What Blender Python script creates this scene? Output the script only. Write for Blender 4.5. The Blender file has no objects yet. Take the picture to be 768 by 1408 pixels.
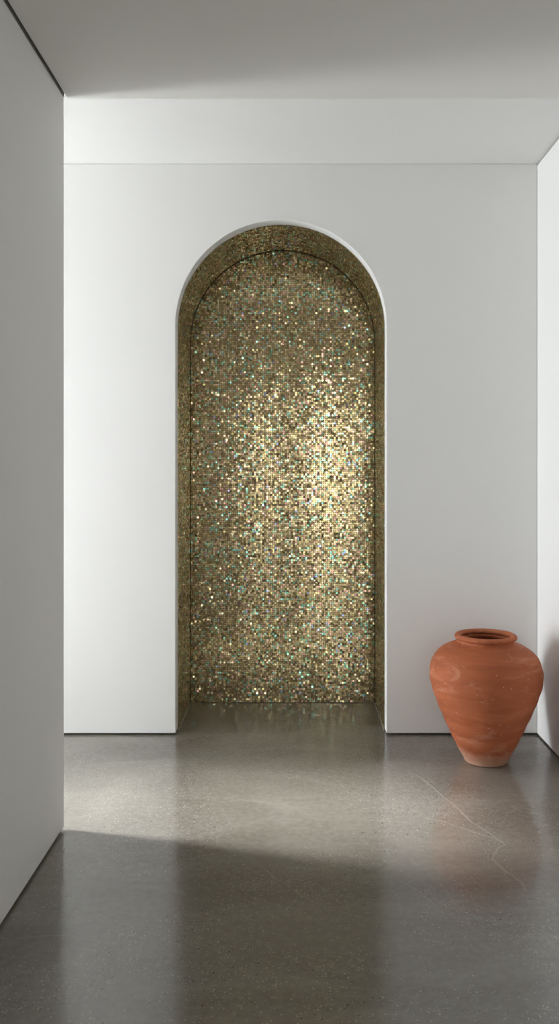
import bpy, bmesh, math, random
import numpy as np
from mathutils import Vector, Matrix
random.seed(7)
rng = np.random.default_rng(11)
scene = bpy.context.scene
COL = scene.collection
PI = math.pi

# ------------------------------------------------------------------ dimensions (metres)
F = 1150.0                    # focal length in pixels of the 1408 px tall frame
CAM = (0.0, 0.0, 1.35)
D = 4.244                     # back wall plane
XL, YL = -0.864, 3.135        # corner of the left wall
XR = 1.229                    # right wall plane
ZL, ZU = 2.744, 2.90          # lower and raised ceiling
NX0, NX1 = -0.605, 0.465      # niche opening
NC = (NX0 + NX1) / 2; NR = (NX1 - NX0) / 2
NZ = 2.614 - NR               # springing height of the arch
NB = 4.834                    # niche back plane
RET = 0.085                   # depth of the white plaster return
XW = -4.3                     # end wall of the side bay, with its window
YB = -6.5                     # rear wall
GAP = 0.010

def floor_pt(px, py):
    y = CAM[2] * F / (py - 645.0)
    return ((px - 405.0) / F * y, y)

# ------------------------------------------------------------------ node helpers
def new_mat(name):
    m = bpy.data.materials.new(name); m.use_nodes = True
    return m, m.node_tree.nodes, m.node_tree.links, m.node_tree.nodes['Principled BSDF']

def math_node(N, L, op, a, b=None, c=None, clamp=False):
    n = N.new('ShaderNodeMath'); n.operation = op; n.use_clamp = clamp
    for i, v in enumerate((a, b, c)):
        if v is None: continue
        if isinstance(v, (int, float)): n.inputs[i].default_value = v
        else: L.new(v, n.inputs[i])
    return n.outputs[0]

def vmath(N, L, op, a, b=None):
    n = N.new('ShaderNodeVectorMath'); n.operation = op
    for i, v in enumerate((a, b)):
        if v is None: continue
        if isinstance(v, (tuple, list)): n.inputs[i].default_value = v
        else: L.new(v, n.inputs[i])
    return n

def noise(N, L, vec, scale, detail=3.0, rough=0.5, dist=0.0):
    n = N.new('ShaderNodeTexNoise'); n.inputs['Scale'].default_value = scale
    n.inputs['Detail'].default_value = detail; n.inputs['Roughness'].default_value = rough
    n.inputs['Distortion'].default_value = dist
    if vec is not None: L.new(vec, n.inputs['Vector'])
    return n

def ramp(N, L, fac, stops):
    n = N.new('ShaderNodeValToRGB'); e = n.color_ramp.elements
    while len(e) < len(stops): e.new(0.5)
    for k, (p, c) in enumerate(stops):
        e[k].position = p; e[k].color = (*c, 1) if len(c) == 3 else c
    L.new(fac, n.inputs[0]); return n.outputs[0]

def mixc(N, L, fac, a, b, mode='MIX'):
    n = N.new('ShaderNodeMix'); n.data_type = 'RGBA'; n.blend_type = mode
    for s, v in ((0, fac), (6, a), (7, b)):
        if isinstance(v, (int, float)): n.inputs[s].default_value = v
        elif isinstance(v, tuple): n.inputs[s].default_value = (*v, 1)
        else: L.new(v, n.inputs[s])
    return n.outputs[2]

def map_range(N, L, v, a, b, c, d):
    n = N.new('ShaderNodeMapRange'); n.clamp = True
    L.new(v, n.inputs[0])
    for i, q in enumerate((a, b, c, d)): n.inputs[i + 1].default_value = q
    return n.outputs[0]

def bump(N, L, h, strength, dist, B):
    n = N.new('ShaderNodeBump'); n.inputs['Strength'].default_value = strength
    n.inputs['Distance'].default_value = dist
    L.new(h, n.inputs['Height']); L.new(n.outputs[0], B.inputs['Normal']); return n

def obj_coord(N):
    return N.new('ShaderNodeTexCoord').outputs['Object']

# ------------------------------------------------------------------ materials
def plaster(name, col):
    m, N, L, B = new_mat(name)
    v = obj_coord(N)
    a = noise(N, L, v, 1.3, 4).outputs[0]
    c = mixc(N, L, map_range(N, L, a, .3, .7, 0, 1), tuple(x * .975 for x in col), col)
    L.new(c, B.inputs['Base Color'])
    B.inputs['Roughness'].default_value = 0.62
    B.inputs['Specular IOR Level'].default_value = 0.25
    h = noise(N, L, v, 220, 4, .6).outputs[0]
    bump(N, L, h, .05, .002, B)
    return m

M_wall = plaster('white_plaster', (.83, .825, .81))
M_ceil = plaster('ceiling_paint', (.73, .715, .68))
M_soft = plaster('soft_gap', (.45, .44, .41))
M_raised = plaster('raised_ceiling_paint', (.74, .735, .715))
M_groove = plaster('grey_groove', (.24, .23, .195))
M_dim = plaster('bounce_cut_grey', (.42, .40, .37))  # darker finish given to the unseen walls to cut bounced light

def dark_gap():
    m, N, L, B = new_mat('shadow_gap')
    B.inputs['Base Color'].default_value = (.09, .085, .075, 1)
    B.inputs['Roughness'].default_value = .8
    return m
M_gap = dark_gap()
M_joint = M_gap.copy(); M_joint.name = 'dark_joint'; M_joint.node_tree.nodes['Principled BSDF'].inputs['Base Color'].default_value = (.035, .026, .012, 1)

def concrete():
    m, N, L, B = new_mat('polished_concrete')
    geo = N.new('ShaderNodeNewGeometry')
    P = geo.outputs['Position']
    big = noise(N, L, P, .9, 5, .55, .8).outputs[0]
    sm = N.new('ShaderNodeMapping'); sm.inputs['Scale'].default_value = (1.0, 2.6, 1)
    sm.inputs['Rotation'].default_value = (0, 0, .25); L.new(P, sm.inputs[0])
    trowel = noise(N, L, sm.outputs[0], 1.6, 6, .58, .9).outputs[0]
    fine = noise(N, L, P, 38, 4, .6).outputs[0]
    c = ramp(N, L, trowel, [(.2, (.098, .085, .067)), (.5, (.136, .120, .099)), (.85, (.215, .198, .171))])
    c = mixc(N, L, map_range(N, L, big, .35, .7, 0, .65), c, (.235, .218, .184))
    c = mixc(N, L, map_range(N, L, fine, .35, .75, 0, .25), c, (.32, .30, .255))
    # aggregate: pale and dark grains, denser in patches
    patch = noise(N, L, P, 1.7, 3, .5, .4).outputs[0]
    def grains(scale, r, keep, colr, amt, seedoff):
        nonlocal c
        off = vmath(N, L, 'ADD', P, (seedoff, seedoff * .7, 0)).outputs[0]
        vo = N.new('ShaderNodeTexVoronoi'); vo.voronoi_dimensions = '2D'
        vo.inputs['Scale'].default_value = scale; L.new(off, vo.inputs['Vector'])
        sep = N.new('ShaderNodeSeparateColor'); L.new(vo.outputs['Color'], sep.inputs[0])
        rr = math_node(N, L, 'MULTIPLY', sep.outputs[1], r)
        disc = math_node(N, L, 'LESS_THAN', vo.outputs['Distance'], rr)
        thr = map_range(N, L, patch, .38, .66, 1.0, keep)
        sel = math_node(N, L, 'GREATER_THAN', sep.outputs[0], thr)
        f = math_node(N, L, 'MULTIPLY', math_node(N, L, 'MULTIPLY', disc, sel), amt)
        c = mixc(N, L, f, c, colr); return f
    grains(120, .33, .80, (.55, .52, .46), .42, 3.1)
    grains(190, .36, .72, (.58, .55, .49), .45, 8.3)
    grains(120, .33, .80, (.06, .053, .042), .55, 5.7)
    grains(60, .20, .86, (.055, .05, .04), .8, 1.3)
    # pale hairline veins, traced as polylines on the slab
    wob = noise(N, L, P, 9, 2.5, .5)
    w = vmath(N, L, 'MULTIPLY', vmath(N, L, 'SUBTRACT', wob.outputs['Color'], (.5, .5, .5)).outputs[0], (.022, .022, 0)).outputs[0]
    Pw = vmath(N, L, 'ADD', P, w).outputs[0]
    sp = N.new('ShaderNodeSeparateXYZ'); L.new(Pw, sp.inputs[0])
    X, Y = sp.outputs[0], sp.outputs[1]
    z5 = lambda pts: [floor_pt(560 + a / 3.69, 1050 + b / 3.69) for a, b in pts]
    veins = [
        (z5([(0, 40), (60, 65), (130, 120), (200, 185), (270, 240), (325, 300), (400, 345), (460, 385), (495, 412)]), 1.0),
        (z5([(495, 412), (460, 425), (430, 480), (470, 520), (500, 550), (570, 600), (590, 640)]), .9),
        (z5([(90, 275), (200, 300), (340, 350), (460, 385)]), .8),
        (z5([(0, 610), (60, 650), (140, 720)]), .5),
        (z5([(320, 570), (400, 650)]), .4),
        (z5([(400, 800), (600, 810), (768, 890)]), .4),
        ([floor_pt(*p) for p in [(88, 1128), (130, 1118), (175, 1108), (240, 1112), (330, 1100), (400, 1108)]], .45),
        ([floor_pt(*p) for p in [(300, 1160), (350, 1185), (400, 1222), (430, 1240)]], .35),
        ([floor_pt(*p) for p in [(20, 1290), (90, 1285), (160, 1300)]], .35),
    ]
    tot = None
    for pts, amp in veins:
        dmin = None
        for (x0, y0), (x1, y1) in zip(pts, pts[1:]):
            dx, dy = x1 - x0, y1 - y0; l2 = dx * dx + dy * dy
            ax = math_node(N, L, 'SUBTRACT', X, x0); ay = math_node(N, L, 'SUBTRACT', Y, y0)
            t = math_node(N, L, 'ADD', math_node(N, L, 'MULTIPLY', ax, dx / l2), math_node(N, L, 'MULTIPLY', ay, dy / l2), clamp=True)
            ex = math_node(N, L, 'MULTIPLY_ADD', t, -dx, ax); ey = math_node(N, L, 'MULTIPLY_ADD', t, -dy, ay)
            d2 = math_node(N, L, 'ADD', math_node(N, L, 'MULTIPLY', ex, ex), math_node(N, L, 'MULTIPLY', ey, ey))
            dmin = d2 if dmin is None else math_node(N, L, 'MINIMUM', dmin, d2)
        dist = math_node(N, L, 'SQRT', dmin)
        f = map_range(N, L, dist, .0008, .0055, amp, 0)
        tot = f if tot is None else math_node(N, L, 'MAXIMUM', tot, f)
    c = mixc(N, L, math_node(N, L, 'MULTIPLY', tot, .20), c, (.55, .52, .47))
    L.new(c, B.inputs['Base Color'])
    r = map_range(N, L, trowel, .3, .7, .13, .18)
    r = math_node(N, L, 'ADD', r, math_node(N, L, 'MULTIPLY', fine, .04))
    L.new(r, B.inputs['Roughness'])
    B.inputs['IOR'].default_value = 1.95
    h = noise(N, L, P, 5, 3, .5).outputs[0]
    bump(N, L, h, .06, .01, B)
    return m
M_floor = concrete()

def mosaic():
    m, N, L, B = new_mat('glass_mosaic')
    a = N.new('ShaderNodeAttribute'); a.attribute_name = 'tile_colour'
    L.new(a.outputs['Color'], B.inputs['Base Color'])
    B.inputs['Metallic'].default_value = .75
    rn = map_range(N, L, a.outputs['Alpha'], 0, 1, .05, .17)
    L.new(rn, B.inputs['Roughness'])
    B.inputs['Specular IOR Level'].default_value = .6
    return m
M_mosaic = mosaic()

def grout():
    m, N, L, B = new_mat('olive_grout')
    v = obj_coord(N)
    n = noise(N, L, v, 60, 3).outputs[0]
    L.new(ramp(N, L, n, [(.3, (.15, .12, .07)), (.7, (.22, .185, .12))]), B.inputs['Base Color'])
    B.inputs['Roughness'].default_value = .75
    return m
M_grout = grout()

def terracotta():
    m, N, L, B = new_mat('terracotta')
    v = obj_coord(N)
    mp = N.new('ShaderNodeMapping'); mp.inputs['Scale'].default_value = (1.2, 1.2, 7); L.new(v, mp.inputs[0])
    band = noise(N, L, mp.outputs[0], 2.6, 5, .6, .6).outputs[0]
    cl = noise(N, L, v, 5.5, 4, .55, .5).outputs[0]
    c = ramp(N, L, band, [(.25, (.30, .080, .031)), (.5, (.41, .112, .043)), (.75, (.50, .155, .067))])
    c = mixc(N, L, map_range(N, L, cl, .42, .75, 0, .55), c, (.33, .095, .038))
    # chalky bloom smears
    mp2 = N.new('ShaderNodeMapping'); mp2.inputs['Scale'].default_value = (1, 1, 3.2)
    mp2.inputs['Rotation'].default_value = (.25, .2, 0); L.new(v, mp2.inputs[0])
    s1 = noise(N, L, mp2.outputs[0], 3.4, 7, .62, 1.4).outputs[0]
    c = mixc(N, L, map_range(N, L, s1, .54, .74, 0, .6), c, (.62, .33, .21))
    # thin pale scratches
    s2 = math_node(N, L, 'ABSOLUTE', math_node(N, L, 'SUBTRACT', noise(N, L, mp2.outputs[0], 4.5, 3, .5, .8).outputs[0], .5))
    gate = map_range(N, L, noise(N, L, v, 6, 2).outputs[0], .52, .66, 0, 1)
    f = math_node(N, L, 'MULTIPLY', map_range(N, L, s2, 0, .008, .45, 0), gate)
    c = mixc(N, L, f, c, (.66, .40, .27))
    # pale lime grains and dark pits
    for sc, r, k, cc, off in ((110, .26, .975, (.66, .44, .32), 0), (70, .17, .98, (.74, .54, .42), 4), (85, .20, .975, (.16, .05, .025), 9)):
        o = vmath(N, L, 'ADD', v, (off, off, off)).outputs[0]
        vo = N.new('ShaderNodeTexVoronoi'); vo.inputs['Scale'].default_value = sc; L.new(o, vo.inputs['Vector'])
        se = N.new('ShaderNodeSeparateColor'); L.new(vo.outputs['Color'], se.inputs[0])
        g = math_node(N, L, 'MULTIPLY', math_node(N, L, 'LESS_THAN', vo.outputs['Distance'], r), math_node(N, L, 'GREATER_THAN', se.outputs[0], k))
        c = mixc(N, L, math_node(N, L, 'MULTIPLY', g, .8), c, cc)
    # lime bloom around the foot
    sx = N.new('ShaderNodeSeparateXYZ'); L.new(v, sx.inputs[0])
    zz = math_node(N, L, 'ADD', sx.outputs[2], math_node(N, L, 'MULTIPLY', math_node(N, L, 'SUBTRACT', cl, .5), .12))
    c = mixc(N, L, map_range(N, L, zz, .012, .075, .8, 0), c, (.62, .38, .27))
    L.new(c, B.inputs['Base Color'])
    B.inputs['Roughness'].default_value = .72
    B.inputs['Specular IOR Level'].default_value = .3
    h = math_node(N, L, 'ADD', math_node(N, L, 'MULTIPLY', band, .45), math_node(N, L, 'MULTIPLY', noise(N, L, v, 90, 4, .6).outputs[0], .12))
    bump(N, L, h, .22, .006, B)
    return m
M_terra = terracotta()

def metal():
    m, N, L, B = new_mat('window_metal')
    v = obj_coord(N)
    L.new(ramp(N, L, noise(N, L, v, 30).outputs[0], [(.3, (.05, .05, .05)), (.7, (.07, .07, .07))]), B.inputs['Base Color'])
    B.inputs['Metallic'].default_value = .6; B.inputs['Roughness'].default_value = .45
    return m
M_frame = metal()

# ------------------------------------------------------------------ object helpers
def link(name, bm, mat, parent=None, bevel=0.0, recalc=True):
    if recalc: bmesh.ops.recalc_face_normals(bm, faces=bm.faces[:])
    me = bpy.data.meshes.new(name); bm.to_mesh(me); bm.free()
    me.materials.append(mat)
    o = bpy.data.objects.new(name, me); COL.objects.link(o)
    if parent: o.parent = parent
    if bevel:
        b = o.modifiers.new('bevel', 'BEVEL'); b.width = bevel; b.segments = 3
        b.limit_method = 'ANGLE'; b.angle_limit = math.radians(50)
    return o

def box_into(bm, x0, x1, y0, y1, z0, z1):
    r = bmesh.ops.create_cube(bm, size=1)
    for v in r['verts']:
        v.co = Vector(((x0 + x1) / 2 + v.co.x * (x1 - x0), (y0 + y1) / 2 + v.co.y * (y1 - y0), (z0 + z1) / 2 + v.co.z * (z1 - z0)))

def struct(name, boxes, mat, bevel=0.0):
    bm = bmesh.new()
    for b in boxes: box_into(bm, *b)
    o = link(name, bm, mat, bevel=bevel); o['kind'] = 'structure'; return o

# ------------------------------------------------------------------ the room shell
struct('floor', [(XW - .3, XR + .3, YB - .3, NB + .3, -.12, 0)], M_floor)

def arch_pts(r, cx=NC, zs=NZ, n=72, z0=0.0):
    pts = [(cx - r, z0)]
    for k in range(n + 1):
        a = PI - PI * k / n
        pts.append((cx + r * math.cos(a), zs + r * math.sin(a)))
    pts.append((cx + r, z0)); return pts

def back_wall():
    bm = bmesh.new(); x0, x1, z0, z1 = XW, XR, GAP, ZU - .0005
    inner = arch_pts(NR, z0=z0)
    def fl(y):
        I = [bm.verts.new((x, y, z)) for x, z in inner]
        A = bm.verts.new((x0, y, z0)); Bv = bm.verts.new((x0, y, z1)); Cv = bm.verts.new((x1, y, z1)); Dv = bm.verts.new((x1, y, z0))
        T = [bm.verts.new((x, y, z1)) for x, z in inner[1:-1]]
        SL = bm.verts.new((x0, y, NZ)); SR = bm.verts.new((x1, y, NZ))
        bm.faces.new((A, I[0], I[1], SL)); bm.faces.new((SL, I[1], T[0], Bv))
        for k in range(len(T) - 1): bm.faces.new((I[k + 1], I[k + 2], T[k + 1], T[k]))
        bm.faces.new((SR, I[-2], I[-1], Dv)); bm.faces.new((Cv, T[-1], I[-2], SR))
        loop = [A] + I + [Dv, SR, Cv] + T[::-1] + [Bv, SL]
        return loop
    a = fl(D); b = fl(D + RET)
    n = len(a)
    for k in range(n):
        bm.faces.new((a[k], a[(k + 1) % n], b[(k + 1) % n], b[k]))
    o = link('wall_back', bm, M_wall, bevel=.0025); o['kind'] = 'structure'; return o
back_wall()
# masonry behind the plaster, around the niche (closes the shell)
bmn = bmesh.new()
bmn.free()
struct('wall_core_left', [(XW, NX0 - .022, D + RET, NB + .06, 0, ZU)], M_gap)
struct('wall_core_right', [(NX1 + .022, XR + .2, D + RET, NB + .06, 0, ZU)], M_gap)
struct('wall_core_top', [(NX0 - .022, NX1 + .022, D + RET, NB + .06, NZ + NR + .024, ZU)], M_gap)
struct('wall_niche', [(NX0 - .05, NX1 + .05, NB + .0125, NB + .08, 0, ZU)], M_gap)

# left wall block with a crisp corner, stopping short of floor and ceiling with shadow gaps
LY0, LY1, LZ1 = -1.35, -.15, 2.70
struct('wall_left', [(XL - .25, XL, LY1, YL, GAP, ZL), (XW, XL - .25, 2.0, YL, GAP, ZL)], M_wall, bevel=.004)
struct('wall_left_rear', [(XL - .25, XL, YB, LY0, GAP, ZL), (XL - .25, XL, LY0, LY1, LZ1, ZL)], M_dim)
struct('window_4', [(XL - .2, XL - .16, LY0, LY0 + .03, 0, LZ1), (XL - .2, XL - .16, LY1 - .03, LY1, 0, LZ1),
                    (XL - .2, XL - .16, LY0, LY1, LZ1 - .03, LZ1)], M_frame)
struct('trim_1', [(XW, XL - .02, YB, YL - .02, 0, GAP)], M_gap)
struct('trim_5', [(XL - .02, XL + .0008, YB, YL, ZL + .0005, ZL + .05), (XL + .0008, XL + .014, YB, YL + .010, ZL + .028, ZL + .05)], M_groove)
struct('wall_right', [(XR, XR + .15, YB, D - .0005, GAP, ZU - .010)], M_wall, bevel=.002)
struct('trim_2', [(XR + .02, XR + .15, YB, D + .1, 0, GAP)], M_gap)
struct('trim_4', [(XR + .010, XR + .15, YB, D, ZU - .010, ZU)], M_soft)
struct('trim_3', [(XW, NX0 - .004, D + .02, D + RET, 0, GAP), (NX1 + .004, XR + .02, D + .02, D + RET, 0, GAP)], M_gap)
struct('ceiling', [(XL + .011, XR + .2, YB - .2, YL + .012, ZL, ZU + .16), (XW - .2, XL - .02, YB - .2, YL + .012, ZL, ZU + .16), (XL - .02, XL + .011, YB - .2, YL + .012, ZL + .05, ZU + .16)], M_ceil)
SX0, SX1, SY0, SY1 = -3.75, -1.85, 3.46, 4.22     # unseen skylight added over the side bay to shape the sunlit floor
struct('ceiling_raised', [(XW - .2, SX0, YL + .012, NB + .1, ZU, ZU + .05), (SX1, XR + .2, YL + .012, NB + .1, ZU, ZU + .05),
                          (SX0, SX1, YL + .012, SY0, ZU, ZU + .05), (SX0, SX1, SY1, NB + .1, ZU, ZU + .05)], M_raised)

# side bay end wall with its window opening
WY0, WY1, WZ0, WZ1 = 3.42, 4.20, 0.02, 2.10
struct('wall_side', [(XW - .15, XW, YL - .1, WY0, 0, ZU), (XW - .15, XW, WY1, NB, 0, ZU),
                     (XW - .15, XW, WY0, WY1, 0, WZ0), (XW - .15, XW, WY0, WY1, WZ1, ZU)], M_gap)  # unseen end wall coloured dark to hold down bounce in the bay
struct('window_1', [(XW - .12, XW - .08, WY0, WY0 + .035, WZ0, WZ1), (XW - .12, XW - .08, WY1 - .035, WY1, WZ0, WZ1),
                    (XW - .12, XW - .08, WY0, WY1, WZ0, WZ0 + .035), (XW - .12, XW - .08, WY0, WY1, WZ1 - .035, WZ1)], M_frame)
# rear wall with two tall windows
RW = [(-.82, -.40), (.20, 1.16)]; RZ0, RZ1 = .02, 2.70
struct('wall_rear', [(XL - .1, RW[0][0], YB - .15, YB, 0, ZL), (RW[0][1], RW[1][0], YB - .15, YB, 0, ZL), (RW[1][1], XR + .1, YB - .15, YB, 0, ZL),
                     (RW[0][0], RW[0][1], YB - .15, YB, 0, RZ0), (RW[0][0], RW[0][1], YB - .15, YB, RZ1, ZL),
                     (RW[1][0], RW[1][1], YB - .15, YB, 0, RZ0), (RW[1][0], RW[1][1], YB - .15, YB, RZ1, ZL)], M_dim)
for k, (a, b) in enumerate(RW):
    struct('window_%d' % (k + 2), [(a, a + .03, YB - .12, YB - .08, RZ0, RZ1), (b - .03, b, YB - .12, YB - .08, RZ0, RZ1),
                                   (a, b, YB - .12, YB - .08, RZ0, RZ0 + .03), (a, b, YB - .12, YB - .08, RZ1 - .03, RZ1)], M_frame)

# ------------------------------------------------------------------ the mosaic niche
niche = bpy.data.objects.new('mosaic_niche', None); COL.objects.link(niche)
niche.location = (NC, D, 0)
niche['label'] = 'tall round-arched wall niche lined with shimmering gold and iridescent glass mosaic'
niche['category'] = 'niche'

PAL = np.array([[.35, .295, .155], [.30, .245, .12], [.42, .36, .21], [.24, .19, .095], [.36, .27, .185],
                [.60, .53, .36], [.28, .56, .40], [.50, .30, .25], [.26, .56, .50], [.30, .36, .60], [.62, .50, .20]])
PW = np.array([.20, .17, .15, .10, .13, .085, .055, .06, .028, .009, .013]); PW /= PW.sum()

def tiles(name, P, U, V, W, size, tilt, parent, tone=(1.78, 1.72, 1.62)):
    """octagonal glass chips: P centres, U V tangents, W normals (all n x 3)"""
    n = len(P)
    t = rng.normal(0, 1, (n, 2)) * np.array([[.85, 1.75]]) * tilt * rng.choice([.4, 1.0, 2.6], (n, 1), p=[.40, .36, .24])
    U2 = U + W * t[:, :1]; V2 = V + W * t[:, 1:]
    s = size * rng.uniform(.86, 1.0, (n, 1)) * .5
    c = .56
    oct8 = [(-1, -c), (-c, -1), (c, -1), (1, -c), (1, c), (c, 1), (-c, 1), (-1, c)]
    base = P + W * rng.uniform(.0008, .0022, (n, 1))
    vs = np.stack([base + U2 * s * a + V2 * s * b for a, b in oct8], 1)      # n,8,3
    low = np.stack([P - W * .001 + U * s * a * 1.04 + V * s * b * 1.04 for a, b in oct8], 1)
    verts = np.concatenate([vs, low], 1).reshape(-1, 3)
    loops = []; 
    idx = (np.arange(n) * 16)[:, None]
    top = idx + np.arange(8)[None]
    sides = []
    for k in range(8):
        k2 = (k + 1) % 8
        sides.append(np.stack([idx[:, 0] + k2, idx[:, 0] + k, idx[:, 0] + 8 + k, idx[:, 0] + 8 + k2], 1))
    sides = np.stack(sides, 1).reshape(n, 32)
    allv = np.concatenate([top, sides], 1).reshape(-1)
    tot = np.tile(np.array([8] + [4] * 8), n)
    start = np.concatenate([[0], np.cumsum(tot)[:-1]])
    me = bpy.data.meshes.new(name)
    me.vertices.add(len(verts)); me.vertices.foreach_set('co', verts.astype(np.float32).ravel())
    me.loops.add(len(allv)); me.loops.foreach_set('vertex_index', allv.astype(np.int32))
    me.polygons.add(len(tot)); me.polygons.foreach_set('loop_start', start.astype(np.int32))
    me.polygons.foreach_set('loop_total', tot.astype(np.int32))
    me.polygons.foreach_set('use_smooth', np.zeros(len(tot), dtype=bool))
    me.update(calc_edges=True); me.validate()
    col = np.array([tone]) * PAL[rng.choice(len(PAL), n, p=PW)] * rng.uniform(.75, 1.15, (n, 1))
    rgba = np.concatenate([col, rng.uniform(0, 1, (n, 1))], 1)
    rgba = np.repeat(rgba, 9, 0)
    at = me.attributes.new('tile_colour', 'FLOAT_COLOR', 'FACE'); at.data.foreach_set('color', rgba.astype(np.float32).ravel())
    me.materials.append(M_mosaic)
    o = bpy.data.objects.new(name, me); COL.objects.link(o); o.parent = parent
    return o

PITCH = .0118
GAPB = .003
# back panel: grout slab + chips, in niche-local coordinates
LB = NB - D                                                  # local y of the back plane
bm = bmesh.new()
front = [bm.verts.new((x - NC, LB, z)) for x, z in arch_pts(NR - .0025)]
rear = [bm.verts.new((v.co.x, LB + .012, v.co.z)) for v in front]
bm.faces.new(front); bm.faces.new(rear[::-1])
for k in range(len(front)): bm.faces.new((front[k], front[(k + 1) % len(front)], rear[(k + 1) % len(front)], rear[k]))
back_panel = link('back_panel', bm, M_grout, niche)
pts = []
nz = int(2.614 / PITCH)
for j in range(nz):
    z = (j + .5) * PITCH + .003
    nxn = int(2 * NR / PITCH)
    for i in range(nxn):
        x = (i - (nxn - 1) / 2) * PITCH
        r = NR - PITCH * .36
        if z <= NZ:
            if abs(x) > r: continue
        elif x * x + (z - NZ) ** 2 > r * r: continue
        pts.append((x, LB, z))
P = np.array(pts); P[:, 0] += rng.normal(0, .0004, len(P)); P[:, 2] += rng.normal(0, .0004, len(P))
keep = rng.uniform(0, 1, len(P)) > .006; P = P[keep]; n = len(P)
one = lambda v: np.tile(np.array(v, float), (n, 1))
tiles('mosaic_chips', P, one((1, 0, 0)), one((0, 0, 1)), one((0, -1, 0)), PITCH, .02, back_panel)

# arch lining: a thin grout shell following the arch + chips
def lining():
    bm = bmesh.new(); y0, y1 = RET + .0002, LB - GAPB
    ins = arch_pts(NR - .001, cx=0); out = arch_pts(NR + .020, cx=0)
    rows = []
    for ring, y in ((ins, y0), (ins, y1), (out, y1), (out, y0)):
        rows.append([bm.verts.new((x, y, z)) for x, z in ring])
    m = len(ins)
    for r in range(4):
        a, b = rows[r], rows[(r + 1) % 4]
        for k in range(m - 1): bm.faces.new((a[k], a[k + 1], b[k + 1], b[k]))
    for k in (0, m - 1): bm.faces.new([rows[r][k] for r in range(4)])
    return link('arch_lining', bm, M_grout, niche)
lin = lining()
R_ = NR - .001
path_len = 2 * NZ + PI * R_
ns = int(path_len / PITCH); ny = int((LB - GAPB - RET) / PITCH)
P, U, W = [], [], []
for i in range(ns):
    s = (i + .5) / ns * path_len
    if s < NZ: p = (-R_, s); u = (0, 1); w = (1, 0)
    elif s < NZ + PI * R_:
        a = PI - (s - NZ) / R_
        p = (R_ * math.cos(a), NZ + R_ * math.sin(a)); u = (math.sin(a), -math.cos(a)); w = (-math.cos(a), -math.sin(a))
    else: p = (R_, NZ - (s - NZ - PI * R_)); u = (0, -1); w = (-1, 0)
    for j in range(ny):
        P.append((p[0], RET + (j + .5) * (LB - GAPB - RET) / ny, p[1])); U.append((u[0], 0, u[1])); W.append((w[0], 0, w[1]))
P = np.array(P); U = np.array(U); W = np.array(W); V = np.cross(W, U)
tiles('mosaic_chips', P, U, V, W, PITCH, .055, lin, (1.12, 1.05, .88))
# dark joint where the lining meets the back panel
bm = bmesh.new(); rings = []
for rr, y in ((NR - .0055, LB - .0075), (NR + .001, LB - .0075), (NR + .001, LB - .0045), (NR - .0055, LB - .0045)):
    rings.append([bm.verts.new((x, y, z)) for x, z in arch_pts(rr, cx=0)])
for q in range(4):
    a, b = rings[q], rings[(q + 1) % 4]
    for k in range(len(a) - 1): bm.faces.new((a[k], a[k + 1], b[k + 1], b[k]))
for k in (0, -1): bm.faces.new([g[k] for g in rings])
link('edge_joint', bm, M_joint, niche)
# thin metal base strips where the lining meets the slab
for s in (-1, 1):
    bm = bmesh.new(); box_into(bm, min(s * (NR - .006), s * NR), max(s * (NR - .006), s * NR), RET + .0005, LB - GAPB, 0, .003)
    o = link('base_strip', bm, M_soft, niche)

# ------------------------------------------------------------------ terracotta jar
JY = 3.876; JX = (667.3 - 405) / F * JY
jar = bpy.data.objects.new('terracotta_jar', None); COL.objects.link(jar); jar.location = (JX, JY, 0)
jar['label'] = 'large terracotta jar with rolled rim standing on the concrete floor by the right wall'
jar['category'] = 'jar'

def resample(ctrl, sub=8):
    out = []
    for i in range(len(ctrl) - 1):
        p0 = ctrl[max(i - 1, 0)]; p1 = ctrl[i]; p2 = ctrl[i + 1]; p3 = ctrl[min(i + 2, len(ctrl) - 1)]
        for k in range(sub):
            t = k / sub
            out.append(tuple(.5 * (2 * p1[c] + (p2[c] - p0[c]) * t + (2 * p0[c] - 5 * p1[c] + 4 * p2[c] - p3[c]) * t * t + (3 * p1[c] - p0[c] - 3 * p2[c] + p3[c]) * t ** 3) for c in (0, 1)))
    out.append(ctrl[-1]); return out

def lathe(prof, n=128, wob=0.0, n_out=0):
    bm = bmesh.new(); rings = []
    for q, (r, z) in enumerate(prof):
        if q == n_out: wob = 0.0
        if r < 1e-5: rings.append([bm.verts.new((0, 0, z))]); continue
        ring = []
        for k in range(n):
            a = 2 * PI * k / n
            rr = r * (1 + wob * (math.sin(2 * a + 9 * z) * .6 + math.sin(3 * a - 14 * z + 1) * .4)) + (.0009 * math.sin(z * 95 + a) if wob else 0)
            ring.append(bm.verts.new((rr * math.cos(a), rr * math.sin(a), z)))
        rings.append(ring)
    for a, b in zip(rings, rings[1:]):
        for k in range(n):
            k2 = (k + 1) % n
            if len(a) == 1: bm.faces.new((a[0], b[k2], b[k]))
            elif len(b) == 1: bm.faces.new((a[k], a[k2], b[0]))
            else: bm.faces.new((a[k], a[k2], b[k2], b[k]))
    for f in bm.faces: f.smooth = True
    return bm

outer = [(.0, .0), (.088, .0), (.0965, .002), (.100, .008), (.1055, .020), (.1245, .0536), (.1475, .099), (.169, .145), (.189, .190), (.2095, .236),
         (.2275, .282), (.2435, .327), (.2540, .365), (.2575, .395), (.2550, .430), (.2455, .464), (.2290, .492), (.2040, .515), (.172, .533),
         (.142, .545), (.1310, .552), (.1285, .562)]
inner = [(.1150, .562), (.1160, .550), (.138, .532), (.190, .508), (.228, .470), (.243, .395), (.228, .320), (.190, .225), (.145, .130), (.105, .045), (.085, .022), (.0, .022)]
prof = [outer[0], outer[1]] + resample(outer[1:], 6)[1:]
n_out = len(prof); prof += resample(inner, 5)
body = link('body', lathe(prof, 128, .004, n_out), M_terra, jar)
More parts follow.
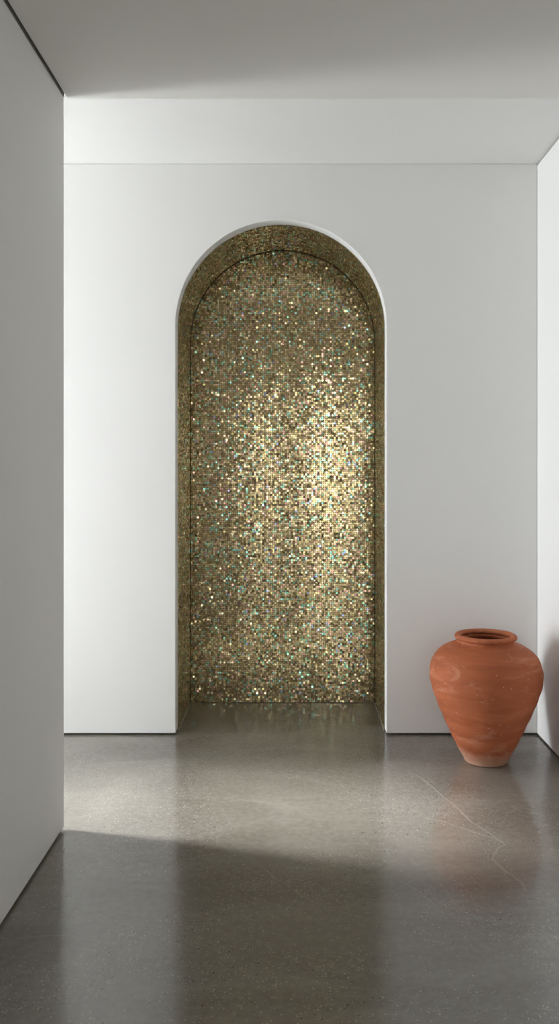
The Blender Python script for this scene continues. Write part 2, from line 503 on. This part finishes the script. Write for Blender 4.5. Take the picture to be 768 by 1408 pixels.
# rolled rim: rounded lip
rim = []
for k in range(25):
    a = 2 * PI * k / 24
    ca, sa = math.cos(a), math.sin(a)
    rim.append((.1275 + .0150 * ca, .5745 + .0125 * sa))
rb = bmesh.new(); n = 128; rg = []
for r, z in rim[:-1]:
    rg.append([rb.verts.new((r * (1 + .003 * math.sin(2 * 2 * PI * k / n)) * math.cos(2 * PI * k / n), r * math.sin(2 * PI * k / n), z)) for k in range(n)])
for i in range(24):
    a, b = rg[i], rg[(i + 1) % 24]
    for k in range(n): rb.faces.new((a[k], a[(k + 1) % n], b[(k + 1) % n], b[k]))
for f in rb.faces: f.smooth = True
link('rim', rb, M_terra, jar)

# ------------------------------------------------------------------ daylight
def area(name, loc, rot, sx, sy, power, col):
    l = bpy.data.lights.new(name, 'AREA'); l.shape = 'RECTANGLE'; l.size = sx; l.size_y = sy
    l.energy = power; l.color = col
    o = bpy.data.objects.new(name, l); COL.objects.link(o); o.location = loc; o.rotation_euler = rot; return o
def glow(name, loc, rot, sx, sy, radiance, col):      # an area light with a given radiance, filling a window opening
    return area(name, loc, rot, sx, sy, radiance * PI * sx * sy, col)
glow('daylight_side_window', (XW - .13, (WY0 + WY1) / 2, (WZ0 + WZ1) / 2), (0, -PI / 2, 0), WZ1 - WZ0, WY1 - WY0, 32, (.91, .955, 1.0))
glow('daylight_left_window', (XL - .26, (LY0 + LY1) / 2, LZ1 / 2), (0, -PI / 2, 0), LZ1, LY1 - LY0, 1.5, (1.0, .97, .90))
for a, b in RW:
    glow('daylight_rear_window', ((a + b) / 2, YB - .13, (RZ0 + RZ1) / 2), (-PI / 2, 0, PI), b - a, RZ1 - RZ0, 2.0, (1.0, .97, .90))

sl = bpy.data.lights.new('sun_through_added_opening', 'SUN'); sl.energy = 7.5; sl.angle = math.radians(8); sl.color = (.94, .97, 1.0)  # soft sun, entering by the opening added in the raised ceiling
so = bpy.data.objects.new('sun_through_added_opening', sl); COL.objects.link(so); so.location = (-6, 5, 6)
so.rotation_euler = Vector((1, -.20, -1.12)).to_track_quat('-Z', 'Y').to_euler()

w = bpy.data.worlds.new('sky'); scene.world = w; w.use_nodes = True
bg = w.node_tree.nodes['Background']; bg.inputs[0].default_value = (.85, .92, 1, 1); bg.inputs[1].default_value = 1.0

# ------------------------------------------------------------------ camera
cam = bpy.data.cameras.new('camera'); co = bpy.data.objects.new('camera', cam); COL.objects.link(co)
co.location = CAM; co.rotation_euler = (PI / 2, 0, 0)
cam.sensor_width = 36; cam.sensor_fit = 'AUTO'; cam.lens = F / 1408 * 36
cam.shift_x = -21 / 1408; cam.shift_y = -59 / 1408
cam.clip_start = .02
scene.camera = co
vs = scene.view_settings
vs.view_transform = 'Standard'; vs.look = 'None'; vs.gamma = 1; vs.use_curve_mapping = False
vs.exposure = 0.12
scene.cycles.max_bounces = 12; scene.cycles.diffuse_bounces = 8; scene.cycles.glossy_bounces = 6
scene.cycles.sample_clamp_indirect = 8
